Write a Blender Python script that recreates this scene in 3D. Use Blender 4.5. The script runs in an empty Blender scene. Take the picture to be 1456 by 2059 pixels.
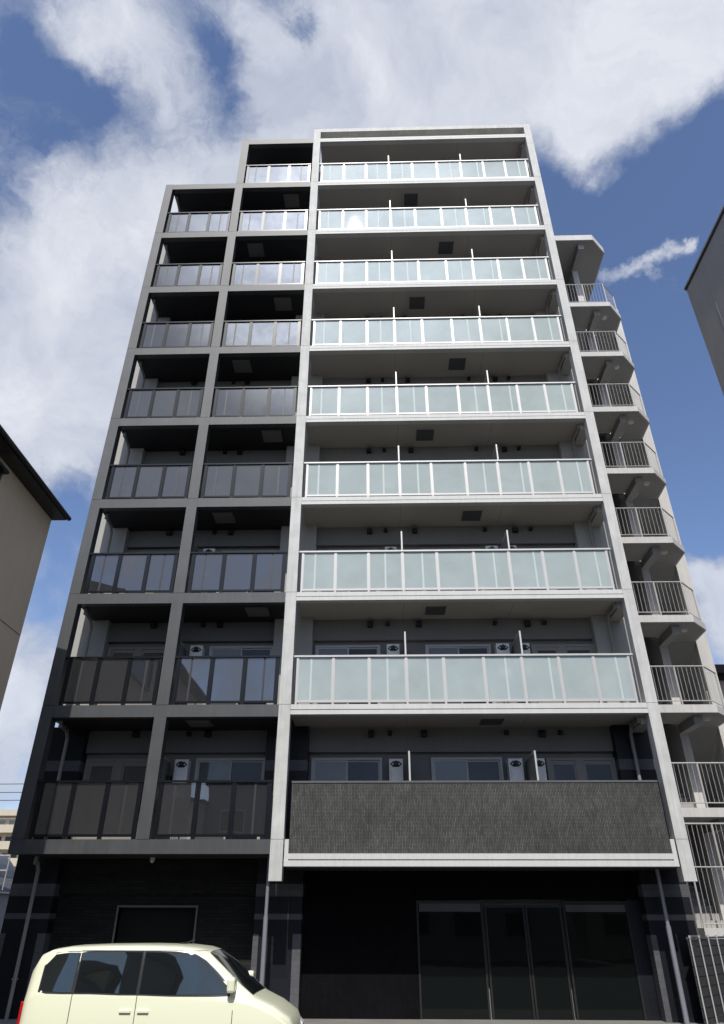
import bpy, math, random
from mathutils import Vector, Matrix
random.seed(7)
S = bpy.context.scene
COL = S.collection
R = math.radians

# ------------------------------------------------------------------ camera
W_SRC = 1456.0
yaw, pitch, roll = -0.0272, 0.568, 0.0024
fw = Vector((math.sin(yaw)*math.cos(pitch), math.cos(yaw)*math.cos(pitch), math.sin(pitch)))
rt = Vector((math.cos(yaw), -math.sin(yaw), 0)); up = rt.cross(fw)
r2 = math.cos(roll)*rt + math.sin(roll)*up
u2 = -math.sin(roll)*rt + math.cos(roll)*up
cam_d = bpy.data.cameras.new('camera'); cam = bpy.data.objects.new('camera', cam_d); COL.objects.link(cam)
m = Matrix((r2, u2, -fw)).transposed().to_4x4(); m.translation = Vector((2.3703, -17.292, 1.6012))
cam.matrix_world = m
cam_d.sensor_fit = 'HORIZONTAL'; cam_d.sensor_width = 36.0
cam_d.lens = 1421.7088/W_SRC*36.0
cam_d.shift_x = (728-720.64)/W_SRC
cam_d.shift_y = (952.76-1029.5)/W_SRC
cam_d.clip_start = 0.1; cam_d.clip_end = 2000
S.camera = cam

# ------------------------------------------------------------------ light, exposure
SUN = Vector((-0.0214, -0.62, 0.7843)).normalized()
S.view_settings.view_transform = 'Standard'; S.view_settings.look = 'None'
S.view_settings.exposure = 0.25; S.view_settings.gamma = 1.0
sd = bpy.data.lights.new('sun', 'SUN'); sd.energy = 3.5; sd.angle = R(0.5); sd.color = (1.0, 0.955, 0.89)
so = bpy.data.objects.new('sun', sd); COL.objects.link(so)
so.rotation_euler = SUN.to_track_quat('Z', 'Y').to_euler()
S.cycles.max_bounces = 7; S.cycles.glossy_bounces = 4; S.cycles.transparent_max_bounces = 12
S.cycles.transmission_bounces = 4; S.cycles.diffuse_bounces = 4

BLOBS=[(-0.3334,0.6267,0.7044,0.1591,0.9),(-0.4055,0.6936,0.5954,0.1589,0.8),(-0.2664,0.5796,0.7701,0.1035,0.7),(-0.1998,0.5418,0.8164,0.0961,0.7),(-0.4317,0.6376,0.638,0.1181,0.7),(-0.3121,0.7046,0.6373,0.1284,0.6),(-0.4043,0.5705,0.7149,0.0923,0.6),(-0.381,0.7423,0.5512,0.0694,0.45),(-0.4614,0.719,0.5198,0.0894,0.5),(-0.3935,0.7661,0.5082,0.0377,0.3),(-0.3136,0.3999,0.8612,0.067,0.8),(-0.258,0.4216,0.8693,0.0694,0.7),(-0.2307,0.4618,0.8565,0.0503,0.35),(-0.1158,0.5119,0.8512,0.0889,0.7),(-0.0632,0.4675,0.8817,0.0856,0.7),(0.0223,0.4937,0.8694,0.1166,0.8),(0.0944,0.4508,0.8876,0.1224,0.9),(0.1992,0.4459,0.8727,0.1196,0.9),(0.2958,0.4278,0.8541,0.104,0.9),(0.363,0.4061,0.8386,0.0793,0.8),(0.2899,0.4913,0.8213,0.0719,0.8),(0.2466,0.5059,0.8266,0.0625,0.55),(0.3432,0.4566,0.8208,0.0631,0.5),(-0.0252,0.4273,0.9038,0.0659,0.6),(-0.1198,0.4224,0.8985,0.0545,0.6),(0.2784,0.5298,0.8011,0.0345,0.45),(0.1574,0.4996,0.8518,0.0866,0.5),(0.0979,0.5312,0.8416,0.1076,0.4),(-0.0423,0.5552,0.8306,0.0984,0.5),(-0.3895,0.4119,0.8238,0.0432,-0.8),(-0.3969,0.3847,0.8334,0.0247,-0.4),(-0.346,0.4474,0.8247,0.0374,-0.6),(-0.3002,0.4513,0.8404,0.0245,-0.4),(-0.1755,0.4451,0.8781,0.0277,-0.8),(-0.1677,0.4785,0.8619,0.0258,-0.5),(-0.2002,0.4152,0.8874,0.0215,-0.2),(-0.0757,0.4252,0.902,0.0247,-0.9),(-0.3854,0.4795,0.7884,0.0217,-0.2),(-0.4063,0.5015,0.7638,0.0493,0.3),(-0.2685,0.4795,0.8354,0.0338,0.3),(0.229,0.5597,0.7964,0.0656,-0.8),(0.2062,0.51,0.8351,0.0346,-0.6),(0.4,0.4858,0.7771,0.0473,-0.9),(0.3912,0.55,0.7379,0.0999,-1),(0.3129,0.5754,0.7556,0.0704,-0.8),(0.2793,0.6465,0.71,0.0992,-0.9),(0.3813,0.6928,0.6121,0.1327,-1),(0.3562,0.7712,0.5276,0.1555,-1),(0.3983,0.8072,0.4357,0.0968,-0.8),(-0.41,0.8016,0.4351,0.0681,-0.8),(-0.4176,0.8371,0.3534,0.0546,-0.8),(-0.4004,0.4759,0.7831,0.0323,-0.3),(-0.1819,0.496,0.8491,0.0349,-0.4),(0.2982,0.6438,0.7047,0.0185,0.8),(0.3109,0.6349,0.7073,0.0207,1),(0.3256,0.6259,0.7087,0.0193,1),(0.3409,0.6194,0.7072,0.0179,1.1),(0.3558,0.6123,0.706,0.0165,1),(0.3695,0.6028,0.7072,0.0152,1.1),(0.383,0.5945,0.707,0.0138,1.1),(0.3944,0.5881,0.7061,0.0114,1.1),(0.3584,0.6252,0.6933,0.0131,0.7),(-0.4297,0.8682,0.2482,0.0693,0.9),(-0.4427,0.8761,0.1909,0.0666,0.8),(-0.4177,0.863,0.2841,0.0355,0.4),(-0.4642,0.8374,0.2885,0.0459,0.3),(0.4189,0.8392,0.3469,0.044,1.6),(0.4056,0.8323,0.3778,0.0298,0.8),(0.4287,0.8481,0.3113,0.0345,0.9),(-0.4231,0.897,0.1278,0.0432,0.5)]
# sky: Nishita air plus a layer of soft clouds fixed to directions of the sky
wd = bpy.data.worlds.new('World'); S.world = wd; wd.use_nodes = True
nt = wd.node_tree; N = nt.nodes; L = nt.links; N.clear()
def nd(t, **k):
    n = N.new(t)
    for a, b in k.items(): setattr(n, a, b)
    return n
def mth(op, a, b=None, c=None, clamp=False):
    n = nd('ShaderNodeMath', operation=op, use_clamp=clamp)
    for i, x in enumerate((a, b, c)):
        if x is None: continue
        if isinstance(x, (int, float)): n.inputs[i].default_value = x
        else: L.new(x, n.inputs[i])
    return n.outputs[0]
sky = nd('ShaderNodeTexSky', sky_type='NISHITA'); sky.sun_disc = False
sky.sun_elevation = math.asin(SUN.z); sky.sun_rotation = math.atan2(SUN.x, SUN.y)
sky.altitude = 50; sky.air_density = 1.0; sky.dust_density = 0.6; sky.ozone_density = 2.2
geo = nd('ShaderNodeTexCoord')
nrm = nd('ShaderNodeVectorMath', operation='NORMALIZE'); L.new(geo.outputs['Generated'], nrm.inputs[0]); D = nrm.outputs[0]
def noise(vec, scale, detail, rough, dist=0.0, lac=2.0):
    n = nd('ShaderNodeTexNoise'); n.inputs['Scale'].default_value = scale; n.inputs['Detail'].default_value = detail
    n.inputs['Roughness'].default_value = rough; n.inputs['Distortion'].default_value = dist; n.inputs['Lacunarity'].default_value = lac
    L.new(vec, n.inputs['Vector']); return n
def vmul(v, s):
    n = nd('ShaderNodeVectorMath', operation='SCALE'); L.new(v, n.inputs[0]); n.inputs['Scale'].default_value = s; return n.outputs[0]
def vadd(a, b):
    n = nd('ShaderNodeVectorMath', operation='ADD'); L.new(a, n.inputs[0]); L.new(b, n.inputs[1]); return n.outputs[0]
def vsubc(a, c):
    n = nd('ShaderNodeVectorMath', operation='SUBTRACT'); L.new(a, n.inputs[0]); n.inputs[1].default_value = c; return n.outputs[0]
w1 = vmul(vsubc(noise(D, 4.5, 6, 0.6).outputs['Color'], (.5, .5, .5)), 0.17)
DW = vadd(D, w1)
DS = vadd(D, vmul(vsubc(noise(D, 30, 6, 0.65).outputs['Color'], (.5, .5, .5)), 0.045))
field = None
for (bx_, by_, bz_, br_, bw_) in BLOBS:
    dd = nd('ShaderNodeVectorMath', operation='DISTANCE'); L.new(DS if br_ < .03 else DW, dd.inputs[0]); dd.inputs[1].default_value = (bx_, by_, bz_)
    mr = nd('ShaderNodeMapRange', interpolation_type='SMOOTHSTEP'); L.new(dd.outputs['Value'], mr.inputs['Value'])
    mr.inputs['From Min'].default_value = br_*1.35; mr.inputs['From Max'].default_value = 0.0
    mr.inputs['To Min'].default_value = 0.0; mr.inputs['To Max'].default_value = bw_
    field = mr.outputs[0] if field is None else mth('ADD', field, mr.outputs[0])
sepd = nd('ShaderNodeSeparateXYZ'); L.new(D, sepd.inputs[0])
back = nd('ShaderNodeMapRange', interpolation_type='SMOOTHSTEP'); L.new(sepd.outputs['Y'], back.inputs['Value'])
back.inputs['From Min'].default_value = 0.05; back.inputs['From Max'].default_value = -0.35
back.inputs['To Min'].default_value = 0.0; back.inputs['To Max'].default_value = 0.18
field = mth('ADD', field, back.outputs[0])
sglow = nd('ShaderNodeVectorMath', operation='DOT_PRODUCT'); L.new(D, sglow.inputs[0]); sglow.inputs[1].default_value = tuple(SUN)
nears = nd('ShaderNodeMapRange', interpolation_type='SMOOTHSTEP'); L.new(sglow.outputs['Value'], nears.inputs['Value'])
nears.inputs['From Min'].default_value = 0.78; nears.inputs['From Max'].default_value = 1.0; nears.inputs['To Max'].default_value = 0.28
field = mth('ADD', field, nears.outputs[0])
stv = nd('ShaderNodeMapping'); L.new(DW, stv.inputs[0]); stv.inputs['Scale'].default_value = (1.0, 1.0, 1.25)
stv.inputs['Rotation'].default_value = (0, R(25), 0)
n1 = noise(stv.outputs[0], 4.2, 12, 0.62, 0.5).outputs['Fac']
n2 = noise(DW, 13.0, 10, 0.68, 0.6).outputs['Fac']
f2 = mth('ADD', field, mth('MULTIPLY_ADD', n1, 2.1, -1.05))
f2 = mth('ADD', f2, mth('MULTIPLY_ADD', n2, 1.5, -0.75))
cl = nd('ShaderNodeMapRange', interpolation_type='SMOOTHSTEP'); L.new(f2, cl.inputs['Value'])
cl.inputs['From Min'].default_value = -0.40; cl.inputs['From Max'].default_value = 0.80
thick = nd('ShaderNodeMapRange', interpolation_type='SMOOTHSTEP'); L.new(f2, thick.inputs['Value'])
thick.inputs['From Min'].default_value = 0.1; thick.inputs['From Max'].default_value = 1.3
n3 = noise(DW, 5.5, 9, 0.6, 0.4).outputs['Fac']
shade = mth('MULTIPLY', thick.outputs[0], mth('MULTIPLY_ADD', n3, 2.6, -0.6), clamp=True)
ccol = nd('ShaderNodeMix', data_type='RGBA'); L.new(shade, ccol.inputs[0])
ccol.inputs[6].default_value = (0.40, 0.44, 0.54, 1); ccol.inputs[7].default_value = (0.68, 0.705, 0.76, 1)
skb = nd('ShaderNodeVectorMath', operation='MULTIPLY'); L.new(sky.outputs[0], skb.inputs[0]); skb.inputs[1].default_value = (0.118, 0.117, 0.129)
# share of cloud kept below 1 so that some blue shows through even thick parts
mix = nd('ShaderNodeMix', data_type='RGBA'); L.new(mth('MULTIPLY', cl.outputs[0], 0.93), mix.inputs[0])
# clouds glow where the sun stands behind them
sdot = nd('ShaderNodeVectorMath', operation='DOT_PRODUCT'); L.new(D, sdot.inputs[0]); sdot.inputs[1].default_value = tuple(SUN)
glow = nd('ShaderNodeMapRange', interpolation_type='SMOOTHSTEP'); L.new(sdot.outputs['Value'], glow.inputs['Value'])
glow.inputs['From Min'].default_value = 0.955; glow.inputs['From Max'].default_value = 1.0; glow.inputs['To Min'].default_value = 1.0; glow.inputs['To Max'].default_value = 8.0
cg = nd('ShaderNodeVectorMath', operation='SCALE'); L.new(ccol.outputs[2], cg.inputs[0]); L.new(glow.outputs[0], cg.inputs['Scale'])
L.new(skb.outputs[0], mix.inputs[6]); L.new(cg.outputs[0], mix.inputs[7])
bg = nd('ShaderNodeBackground'); L.new(mix.outputs[2], bg.inputs[0]); bg.inputs['Strength'].default_value = 1.0
wo = nd('ShaderNodeOutputWorld'); L.new(bg.outputs[0], wo.inputs[0])
wd.cycles.sampling_method = 'MANUAL'; wd.cycles.sample_map_resolution = 512

# ------------------------------------------------------------------ materials
def mat(name):
    m = bpy.data.materials.new(name); m.use_nodes = True
    return m, m.node_tree, m.node_tree.nodes['Principled BSDF']
def tint(nt, col, amt, vec, scale, detail=5, rough=.6):
    n = nt.nodes.new('ShaderNodeTexNoise'); n.inputs['Scale'].default_value = scale
    n.inputs['Detail'].default_value = detail; n.inputs['Roughness'].default_value = rough
    nt.links.new(vec, n.inputs['Vector'])
    r = nt.nodes.new('ShaderNodeMapRange'); nt.links.new(n.outputs['Fac'], r.inputs['Value'])
    r.inputs['From Min'].default_value = .3; r.inputs['From Max'].default_value = .7
    r.inputs['To Min'].default_value = 1-amt; r.inputs['To Max'].default_value = 1+amt*.5
    mu = nt.nodes.new('ShaderNodeVectorMath'); mu.operation = 'SCALE'
    if isinstance(col, tuple): mu.inputs[0].default_value = col[:3]
    else: nt.links.new(col, mu.inputs[0])
    nt.links.new(r.outputs[0], mu.inputs['Scale'])
    return mu.outputs[0]
def pos(nt, scale=(1, 1, 1)):
    g = nt.nodes.new('ShaderNodeNewGeometry'); mp = nt.nodes.new('ShaderNodeMapping'); nt.links.new(g.outputs['Position'], mp.inputs[0])
    mp.inputs['Scale'].default_value = scale
    return mp.outputs[0]
def paint(name, col, rough=.6, amt=.1, scale=1.3, streak=.08, metal=0.0, spec=.5, bump=.0, coat=0.0):
    m, nt, b = mat(name)
    c = tint(nt, col, amt, pos(nt), scale)
    if streak: c = tint(nt, c, streak, pos(nt, (5, 5, .35)), 2.2, 4, .65)
    nt.links.new(c, b.inputs['Base Color'])
    b.inputs['Roughness'].default_value = rough; b.inputs['Metallic'].default_value = metal
    b.inputs['Specular IOR Level'].default_value = spec; b.inputs['Coat Weight'].default_value = coat
    if bump:
        n = nt.nodes.new('ShaderNodeTexNoise'); n.inputs['Scale'].default_value = 60; n.inputs['Detail'].default_value = 3
        nt.links.new(pos(nt), n.inputs['Vector']); bp = nt.nodes.new('ShaderNodeBump'); bp.inputs['Strength'].default_value = bump; bp.inputs['Distance'].default_value = .01
        nt.links.new(n.outputs['Fac'], bp.inputs['Height']); nt.links.new(bp.outputs[0], b.inputs['Normal'])
    return m
def bricks(name, c1, c2, mortar, bw, bh, ms, axes='XZ', rough=.6, amt=.25, off=.5, spec=.4, bump=.4):
    m, nt, b = mat(name)
    g = nt.nodes.new('ShaderNodeNewGeometry'); s = nt.nodes.new('ShaderNodeSeparateXYZ'); nt.links.new(g.outputs['Position'], s.inputs[0])
    c = nt.nodes.new('ShaderNodeCombineXYZ')
    sx = nt.nodes.new('ShaderNodeMath'); sx.operation = 'ADD'; nt.links.new(s.outputs['X'], sx.inputs[0]); nt.links.new(s.outputs['Y'], sx.inputs[1])
    if axes == 'XZ': nt.links.new(sx.outputs[0], c.inputs[0]); nt.links.new(s.outputs['Z'], c.inputs[1])
    else: nt.links.new(s.outputs['Z'], c.inputs[0]); nt.links.new(sx.outputs[0], c.inputs[1])
    t = nt.nodes.new('ShaderNodeTexBrick'); nt.links.new(c.outputs[0], t.inputs['Vector'])
    t.inputs['Scale'].default_value = 1; t.inputs['Brick Width'].default_value = bw; t.inputs['Row Height'].default_value = bh
    t.inputs['Mortar Size'].default_value = ms; t.inputs['Color1'].default_value = (*c1, 1); t.inputs['Color2'].default_value = (*c2, 1); t.inputs['Mortar'].default_value = (*mortar, 1)
    t.offset = off
    cc = tint(nt, t.outputs['Color'], amt, pos(nt), .9, 6, .7)
    cc = tint(nt, cc, amt*.6, pos(nt), 14, 4, .7)
    nt.links.new(cc, b.inputs['Base Color']); b.inputs['Roughness'].default_value = rough; b.inputs['Specular IOR Level'].default_value = spec
    bp = nt.nodes.new('ShaderNodeBump'); bp.inputs['Strength'].default_value = bump; bp.inputs['Distance'].default_value = .006; bp.invert = True
    nt.links.new(t.outputs['Fac'], bp.inputs['Height']); nt.links.new(bp.outputs[0], b.inputs['Normal'])
    return m
M = {}
M['white'] = paint('white_paint', (.545, .545, .52), .66, .15, 2.4, .14, bump=.12)
M['white2'] = paint('white_band_paint', (.585, .585, .562), .62, .05, 1.2, .07, bump=.1)
M['dark'] = paint('dark_grey_paint', (.060, .063, .065), .54, .18, 1.8, .18, spec=.6, bump=.1)
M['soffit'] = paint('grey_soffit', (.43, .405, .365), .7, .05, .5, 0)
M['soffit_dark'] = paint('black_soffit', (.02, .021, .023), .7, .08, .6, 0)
M['pillar'] = paint('pillar_paint', (.40, .395, .37), .8, .06, .7, .05)
M['wall'] = paint('shade_darkened_wall', (.22, .215, .205), .8, .06, .7, .05)  # same paint as the pillars, darkened to hold the balcony shade
M['wall_dark'] = paint('dark_side_wall', (.17, .17, .17), .8, .06, .7, .05)
M['parapet'] = paint('parapet_grey', (.17, .17, .16), .8, .08, .8, .08)
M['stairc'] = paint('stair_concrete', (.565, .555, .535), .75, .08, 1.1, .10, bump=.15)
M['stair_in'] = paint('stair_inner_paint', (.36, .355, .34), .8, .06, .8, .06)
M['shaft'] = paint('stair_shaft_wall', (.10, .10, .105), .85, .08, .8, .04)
M['hatch'] = paint('hatch_steel', (.10, .105, .11), .45, .06, 2, 0, metal=.3)
M['hatch_light'] = paint('hatch_light_steel', (.17, .17, .165), .5, .06, 2, 0)
M['baluster'] = paint('grey_steel_bar', (.42, .41, .40), .5, .05, 2, 0)
M['alu'] = paint('silver_aluminium', (.50, .495, .48), .48, .03, 2, 0, metal=.25)
M['bronze'] = paint('dark_bronze_metal', (.005, .006, .008), .29, .05, 2, 0, spec=.42)
M['frame'] = paint('window_aluminium', (.42, .41, .39), .45, .04, 2, 0, metal=.2)
M['doorframe'] = paint('door_frame_beige', (.30, .275, .25), .5, .05, 2, 0)
M['strip'] = paint('sunlit_stay_tint', (.47, .545, .52), .6, .03, 2, 0)  # lighter than the panel: sunlight on stays behind it, put into colour
M['stripdark'] = paint('dark_glass_strip', (.030, .030, .034), .5, .03, 2, 0)
M['coping'] = paint('coping_metal', (.105, .105, .11), .5, .05, 2, .05)
M['pipe'] = paint('downpipe_grey', (.26, .255, .235), .5, .06, 2, .06)
M['steelpipe'] = paint('steel_pipe', (.36, .38, .42), .35, .06, 2, .05, metal=.5)
M['heater'] = paint('white_enamel', (.80, .80, .77), .4, .03, 3, 0)
M['black'] = paint('black_plastic', (.012, .012, .012), .5, 0.02, 3, 0)
M['lamp'] = paint('lamp_cover', (.75, .75, .70), .35, .02, 3, 0)
M['tile'] = bricks('vertical_tiles', (.098, .096, .085), (.056, .057, .052), (.022, .021, .020), .145, .036, .005, 'ZX', .55, .42)
M['stone'] = bricks('dark_stone', (.012, .013, .019), (.008, .009, .013), (.005, .005, .006), .62, .31, .003, 'XZ', .45, .25, spec=.3)
M['band'] = bricks('grey_granite', (.105, .108, .118), (.09, .09, .095), (.06, .06, .06), .62, .12, .003, 'XZ', .5, .2)
M['gwall'] = bricks('ground_wall_cladding', (.030, .031, .028), (.022, .022, .021), (.012, .012, .012), .38, .065, .004, 'XZ', .85, .25, spec=.15)
M['gtile'] = bricks('ground_dark_tiles', (.008, .008, .010), (.006, .006, .007), (.004, .004, .004), .16, .034, .004, 'ZX', .8, .3, spec=.06)
def glass(name, base, rough, see, gloss, gcol, grough, ior=1.5, wave=.05, var=.05):
    m, nt, b = mat(name)
    nt.links.new(tint(nt, base, var, pos(nt), 1.3), b.inputs['Base Color']); b.inputs['Roughness'].default_value = rough
    b.inputs['IOR'].default_value = ior; b.inputs['Specular IOR Level'].default_value = .12
    g = nt.nodes.new('ShaderNodeBsdfGlossy'); g.inputs['Color'].default_value = (*gcol, 1); g.inputs['Roughness'].default_value = grough
    mx = nt.nodes.new('ShaderNodeMixShader'); mx.inputs[0].default_value = gloss
    nt.links.new(b.outputs[0], mx.inputs[1]); nt.links.new(g.outputs[0], mx.inputs[2])
    # float glass is never perfectly flat: slow waves in the reflection
    nz = nt.nodes.new('ShaderNodeTexNoise'); nz.inputs['Scale'].default_value = 1.6; nz.inputs['Detail'].default_value = 1.5
    nt.links.new(pos(nt), nz.inputs['Vector']); bp = nt.nodes.new('ShaderNodeBump'); bp.inputs['Strength'].default_value = wave; bp.inputs['Distance'].default_value = .02
    nt.links.new(nz.outputs['Fac'], bp.inputs['Height']); nt.links.new(bp.outputs[0], g.inputs['Normal'])
    out = nt.nodes['Material Output']
    if see:
        t = nt.nodes.new('ShaderNodeBsdfTransparent'); m2 = nt.nodes.new('ShaderNodeMixShader'); m2.inputs[0].default_value = see
        nt.links.new(mx.outputs[0], m2.inputs[1]); nt.links.new(t.outputs[0], m2.inputs[2]); nt.links.new(m2.outputs[0], out.inputs[0])
    else: nt.links.new(mx.outputs[0], out.inputs[0])
    return m
M['frost'] = glass('frosted_glass', (.445, .51, .487), .6, .22, .075, (.9, .95, 1), .012, var=.10)
M['smoke'] = glass('smoked_glass', (.024, .025, .028), .6, .10, .20, (.86, .88, .89), .012)
M['pane'] = glass('window_glass', (.012, .014, .018), .1, 0, .022, (.9, .95, 1), .01)
M['screen'] = glass('curtained_glass', (.085, .09, .09), .3, 0, .05, (.9, .95, 1), .02)
M['shop'] = glass('entrance_glass', (.004, .005, .005), .1, 0, .022, (.75, .95, .85), .01)
M['void'] = paint('unlit_interior', (.006, .006, .006), .9, .02, 1, 0)
def ground_mat():
    m, nt, b = mat('asphalt')
    c = tint(nt, (.050, .050, .052), .3, pos(nt), .25, 6, .7); c = tint(nt, c, .4, pos(nt), 90, 2, .6)
    nt.links.new(c, b.inputs['Base Color']); b.inputs['Roughness'].default_value = .88
    return m
M['asphalt'] = ground_mat()
M['concrete'] = paint('paving_concrete', (.20, .195, .18), .85, .15, 1.2, 0, bump=.3)
M['tan'] = paint('tan_render', (.64, .53, .40), .88, .08, .5, .04, bump=.4)
M['roofdark'] = paint('dark_roof_sheet', (.015, .016, .02), .45, .1, 1, 0)
M['greyr'] = paint('warm_grey_render', (.39, .372, .358), .88, .06, .6, .10, bump=.35)
M['captop'] = paint('parapet_cap', (.36, .34, .31), .5, .08, 1, .05)
M['beige'] = paint('beige_render', (.55, .485, .37), .85, .08, .2, .08)
M['peach'] = paint('peach_render', (.72, .60, .48), .85, .05, .4, .04)
M['brownroof'] = paint('brown_roof', (.05, .04, .038), .6, .1, .6, 0)
M['panel'] = paint('dark_fence_panel', (.035, .036, .038), .5, .1, 1, .1)
M['slate'] = bricks('roof_slates', (.07, .07, .075), (.05, .05, .055), (.03, .03, .03), .4, .25, .01, 'XZ', .7, .3)
M['cream'] = paint('cream_car_paint', (.80, .81, .60), .28, .01, 1, 0, coat=.6)
M['carglass'] = glass('car_glass', (.01, .012, .013), .08, 0, .12, (.8, .95, .9), .01)
M['rubber'] = paint('tyre_rubber', (.02, .02, .02), .8, .05, 5, 0)
M['rim'] = paint('steel_rim', (.5, .5, .5), .35, .05, 5, 0, metal=.8)
M['redlamp'] = paint('red_lamp', (.4, .01, .01), .2, 0, 1, 0)
M['clearlamp'] = paint('clear_lamp', (.7, .7, .7), .15, 0, 1, 0)

# ------------------------------------------------------------------ helpers
class MB:
    def __init__(s): s.v = []; s.f = []
    def box(s, x0, x1, y0, y1, z0, z1):
        b = len(s.v)
        s.v += [(x, y, z) for z in (z0, z1) for y in (y0, y1) for x in (x0, x1)]
        s.f += [[b+i for i in q] for q in ((0, 2, 3, 1), (4, 5, 7, 6), (0, 1, 5, 4), (2, 6, 7, 3), (0, 4, 6, 2), (1, 3, 7, 5))]
        return s
    def prism(s, poly, a, b_, axis='z'):
        b = len(s.v); n = len(poly)
        def P(p, t): return (p[0], p[1], t) if axis == 'z' else ((p[0], t, p[1]) if axis == 'y' else (t, p[0], p[1]))
        s.v += [P(p, a) for p in poly] + [P(p, b_) for p in poly]
        s.f.append([b+i for i in range(n)][::-1]); s.f.append([b+n+i for i in range(n)])
        for i in range(n): j = (i+1) % n; s.f.append([b+i, b+j, b+n+j, b+n+i])
        return s
    def tube(s, p, q, r, n=10, r1=None):
        p = Vector(p); q = Vector(q); d = (q-p).normalized(); r1 = r if r1 is None else r1
        a = d.orthogonal().normalized(); c = d.cross(a); b = len(s.v)
        for (o, rr) in ((p, r), (q, r1)):
            s.v += [tuple(o+rr*(math.cos(t)*a+math.sin(t)*c)) for t in [2*math.pi*i/n for i in range(n)]]
        for i in range(n): j = (i+1) % n; s.f.append([b+i, b+j, b+n+j, b+n+i])
        s.f.append([b+i for i in range(n)][::-1]); s.f.append([b+n+i for i in range(n)])
        return s
    def path(s, pts, r, n=10):
        for a, b in zip(pts[:-1], pts[1:]): s.tube(a, b, r, n)
        for p in pts[1:-1]:
            p = Vector(p); s.tube(p-Vector((0, 0, r*.9)), p+Vector((0, 0, r*.9)), r*1.06, n)
        return s
    def mesh(s, name, mt, smooth=False):
        me = bpy.data.meshes.new(name); me.from_pydata(s.v, [], s.f); me.materials.append(M[mt] if isinstance(mt, str) else mt)
        import bmesh
        bm = bmesh.new(); bm.from_mesh(me); bmesh.ops.recalc_face_normals(bm, faces=bm.faces); bm.to_mesh(me); bm.free()
        if smooth:
            for p in me.polygons: p.use_smooth = True
        return me
def obj(name, mb, mt, parent=None, bevel=0, smooth=False):
    me = mb.mesh(name, mt, smooth) if isinstance(mb, MB) else mb
    o = bpy.data.objects.new(name, me); COL.objects.link(o)
    if parent is not None:
        o.parent = parent; o.matrix_parent_inverse = Matrix.Translation(-parent.matrix_world.translation) if False else Matrix()
    if bevel:
        b = o.modifiers.new('bevel', 'BEVEL'); b.width = bevel; b.segments = 2; b.limit_method = 'ANGLE'
    return o
def thing(name, label, cat, group=None, loc=(0, 0, 0)):
    o = bpy.data.objects.new(name, None); COL.objects.link(o); o.location = loc
    o['label'] = label; o['category'] = cat
    if group: o['group'] = group
    return o
def tag(o, label, cat, group=None):
    o['label'] = label; o['category'] = cat
    if group: o['group'] = group
    return o
def struct(name, mb, mt):
    o = obj(name, mb, mt); o['kind'] = 'structure'; return o
def dup(o, parent, off=(0, 0, 0)):
    c = o.copy(); COL.objects.link(c); c.parent = parent
    c.location = Vector(o.location)+Vector(off)
    for ch in list(o.children): dup(ch, c)
    return c
def J(n): return 3.18+(n-2)*2.9
# ------------------------------------------------------------------ ground
GZ = -0.2
g = MB(); g.v = [(-600, -600, GZ), (600, -600, GZ), (600, 900, GZ), (-600, 900, GZ)]; g.f = [[0, 1, 2, 3]]
struct('ground', g, 'asphalt')
struct('pavement', MB().box(-6.3, 9.4, -.6, 15, GZ+.004, GZ+.12), 'concrete')

# ------------------------------------------------------------------ apartment building
B = thing('apartment_building', 'ten storey apartment block with white frame, dark grey frame and glass balcony fronts', 'building', loc=(0, 0, 0))
XL, XM0, XM1, XR0, XR1 = -5.76, -2.981, -2.686, 8.773, 9.045
ZB, ZT = 2.388, 29.95
# joints every storey are real shallow grooves
def column(x0, x1, y1, z0, z1, mt, label=None):
    zs = [z0]+[J(n) for n in range(2, 11) if z0+.2 < J(n) < z1-.2]+[z1]
    b = MB()
    for a, c in zip(zs[:-1], zs[1:]): b.box(x0, x1, 0, y1, a+(.005 if a > z0 else 0), c-(.005 if c < z1 else 0))
    b.box(x0+.012, x1-.012, .012, y1-.012, z0+.02, z1-.02)
    o = obj('column', b, mt, B)
    if label: o['label'] = label
column(0, .283, .29, ZB, ZT, 'white', 'white column between the dark and the white bays')
column(XR0, XR1, .29, ZB, ZT, 'white', 'white column at the right edge of the front')
column(XL, XL+.29, .29, J(2)-.283, J(10)-.0, 'dark', 'dark grey column at the left edge')
column(XM0, XM1, .29, J(2)-.283, J(11)+.03, 'dark', 'dark grey column dividing the two dark bays')
# top beam of the white frame and recessed parapet behind it
obj('top_beam', MB().box(.283, XR0, .002, .29, 29.73, ZT-.003), 'white', B)
obj('parapet', MB().box(.283, XR0, .32, .5, 29.28, ZT-.02), 'parapet', B)

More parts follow.
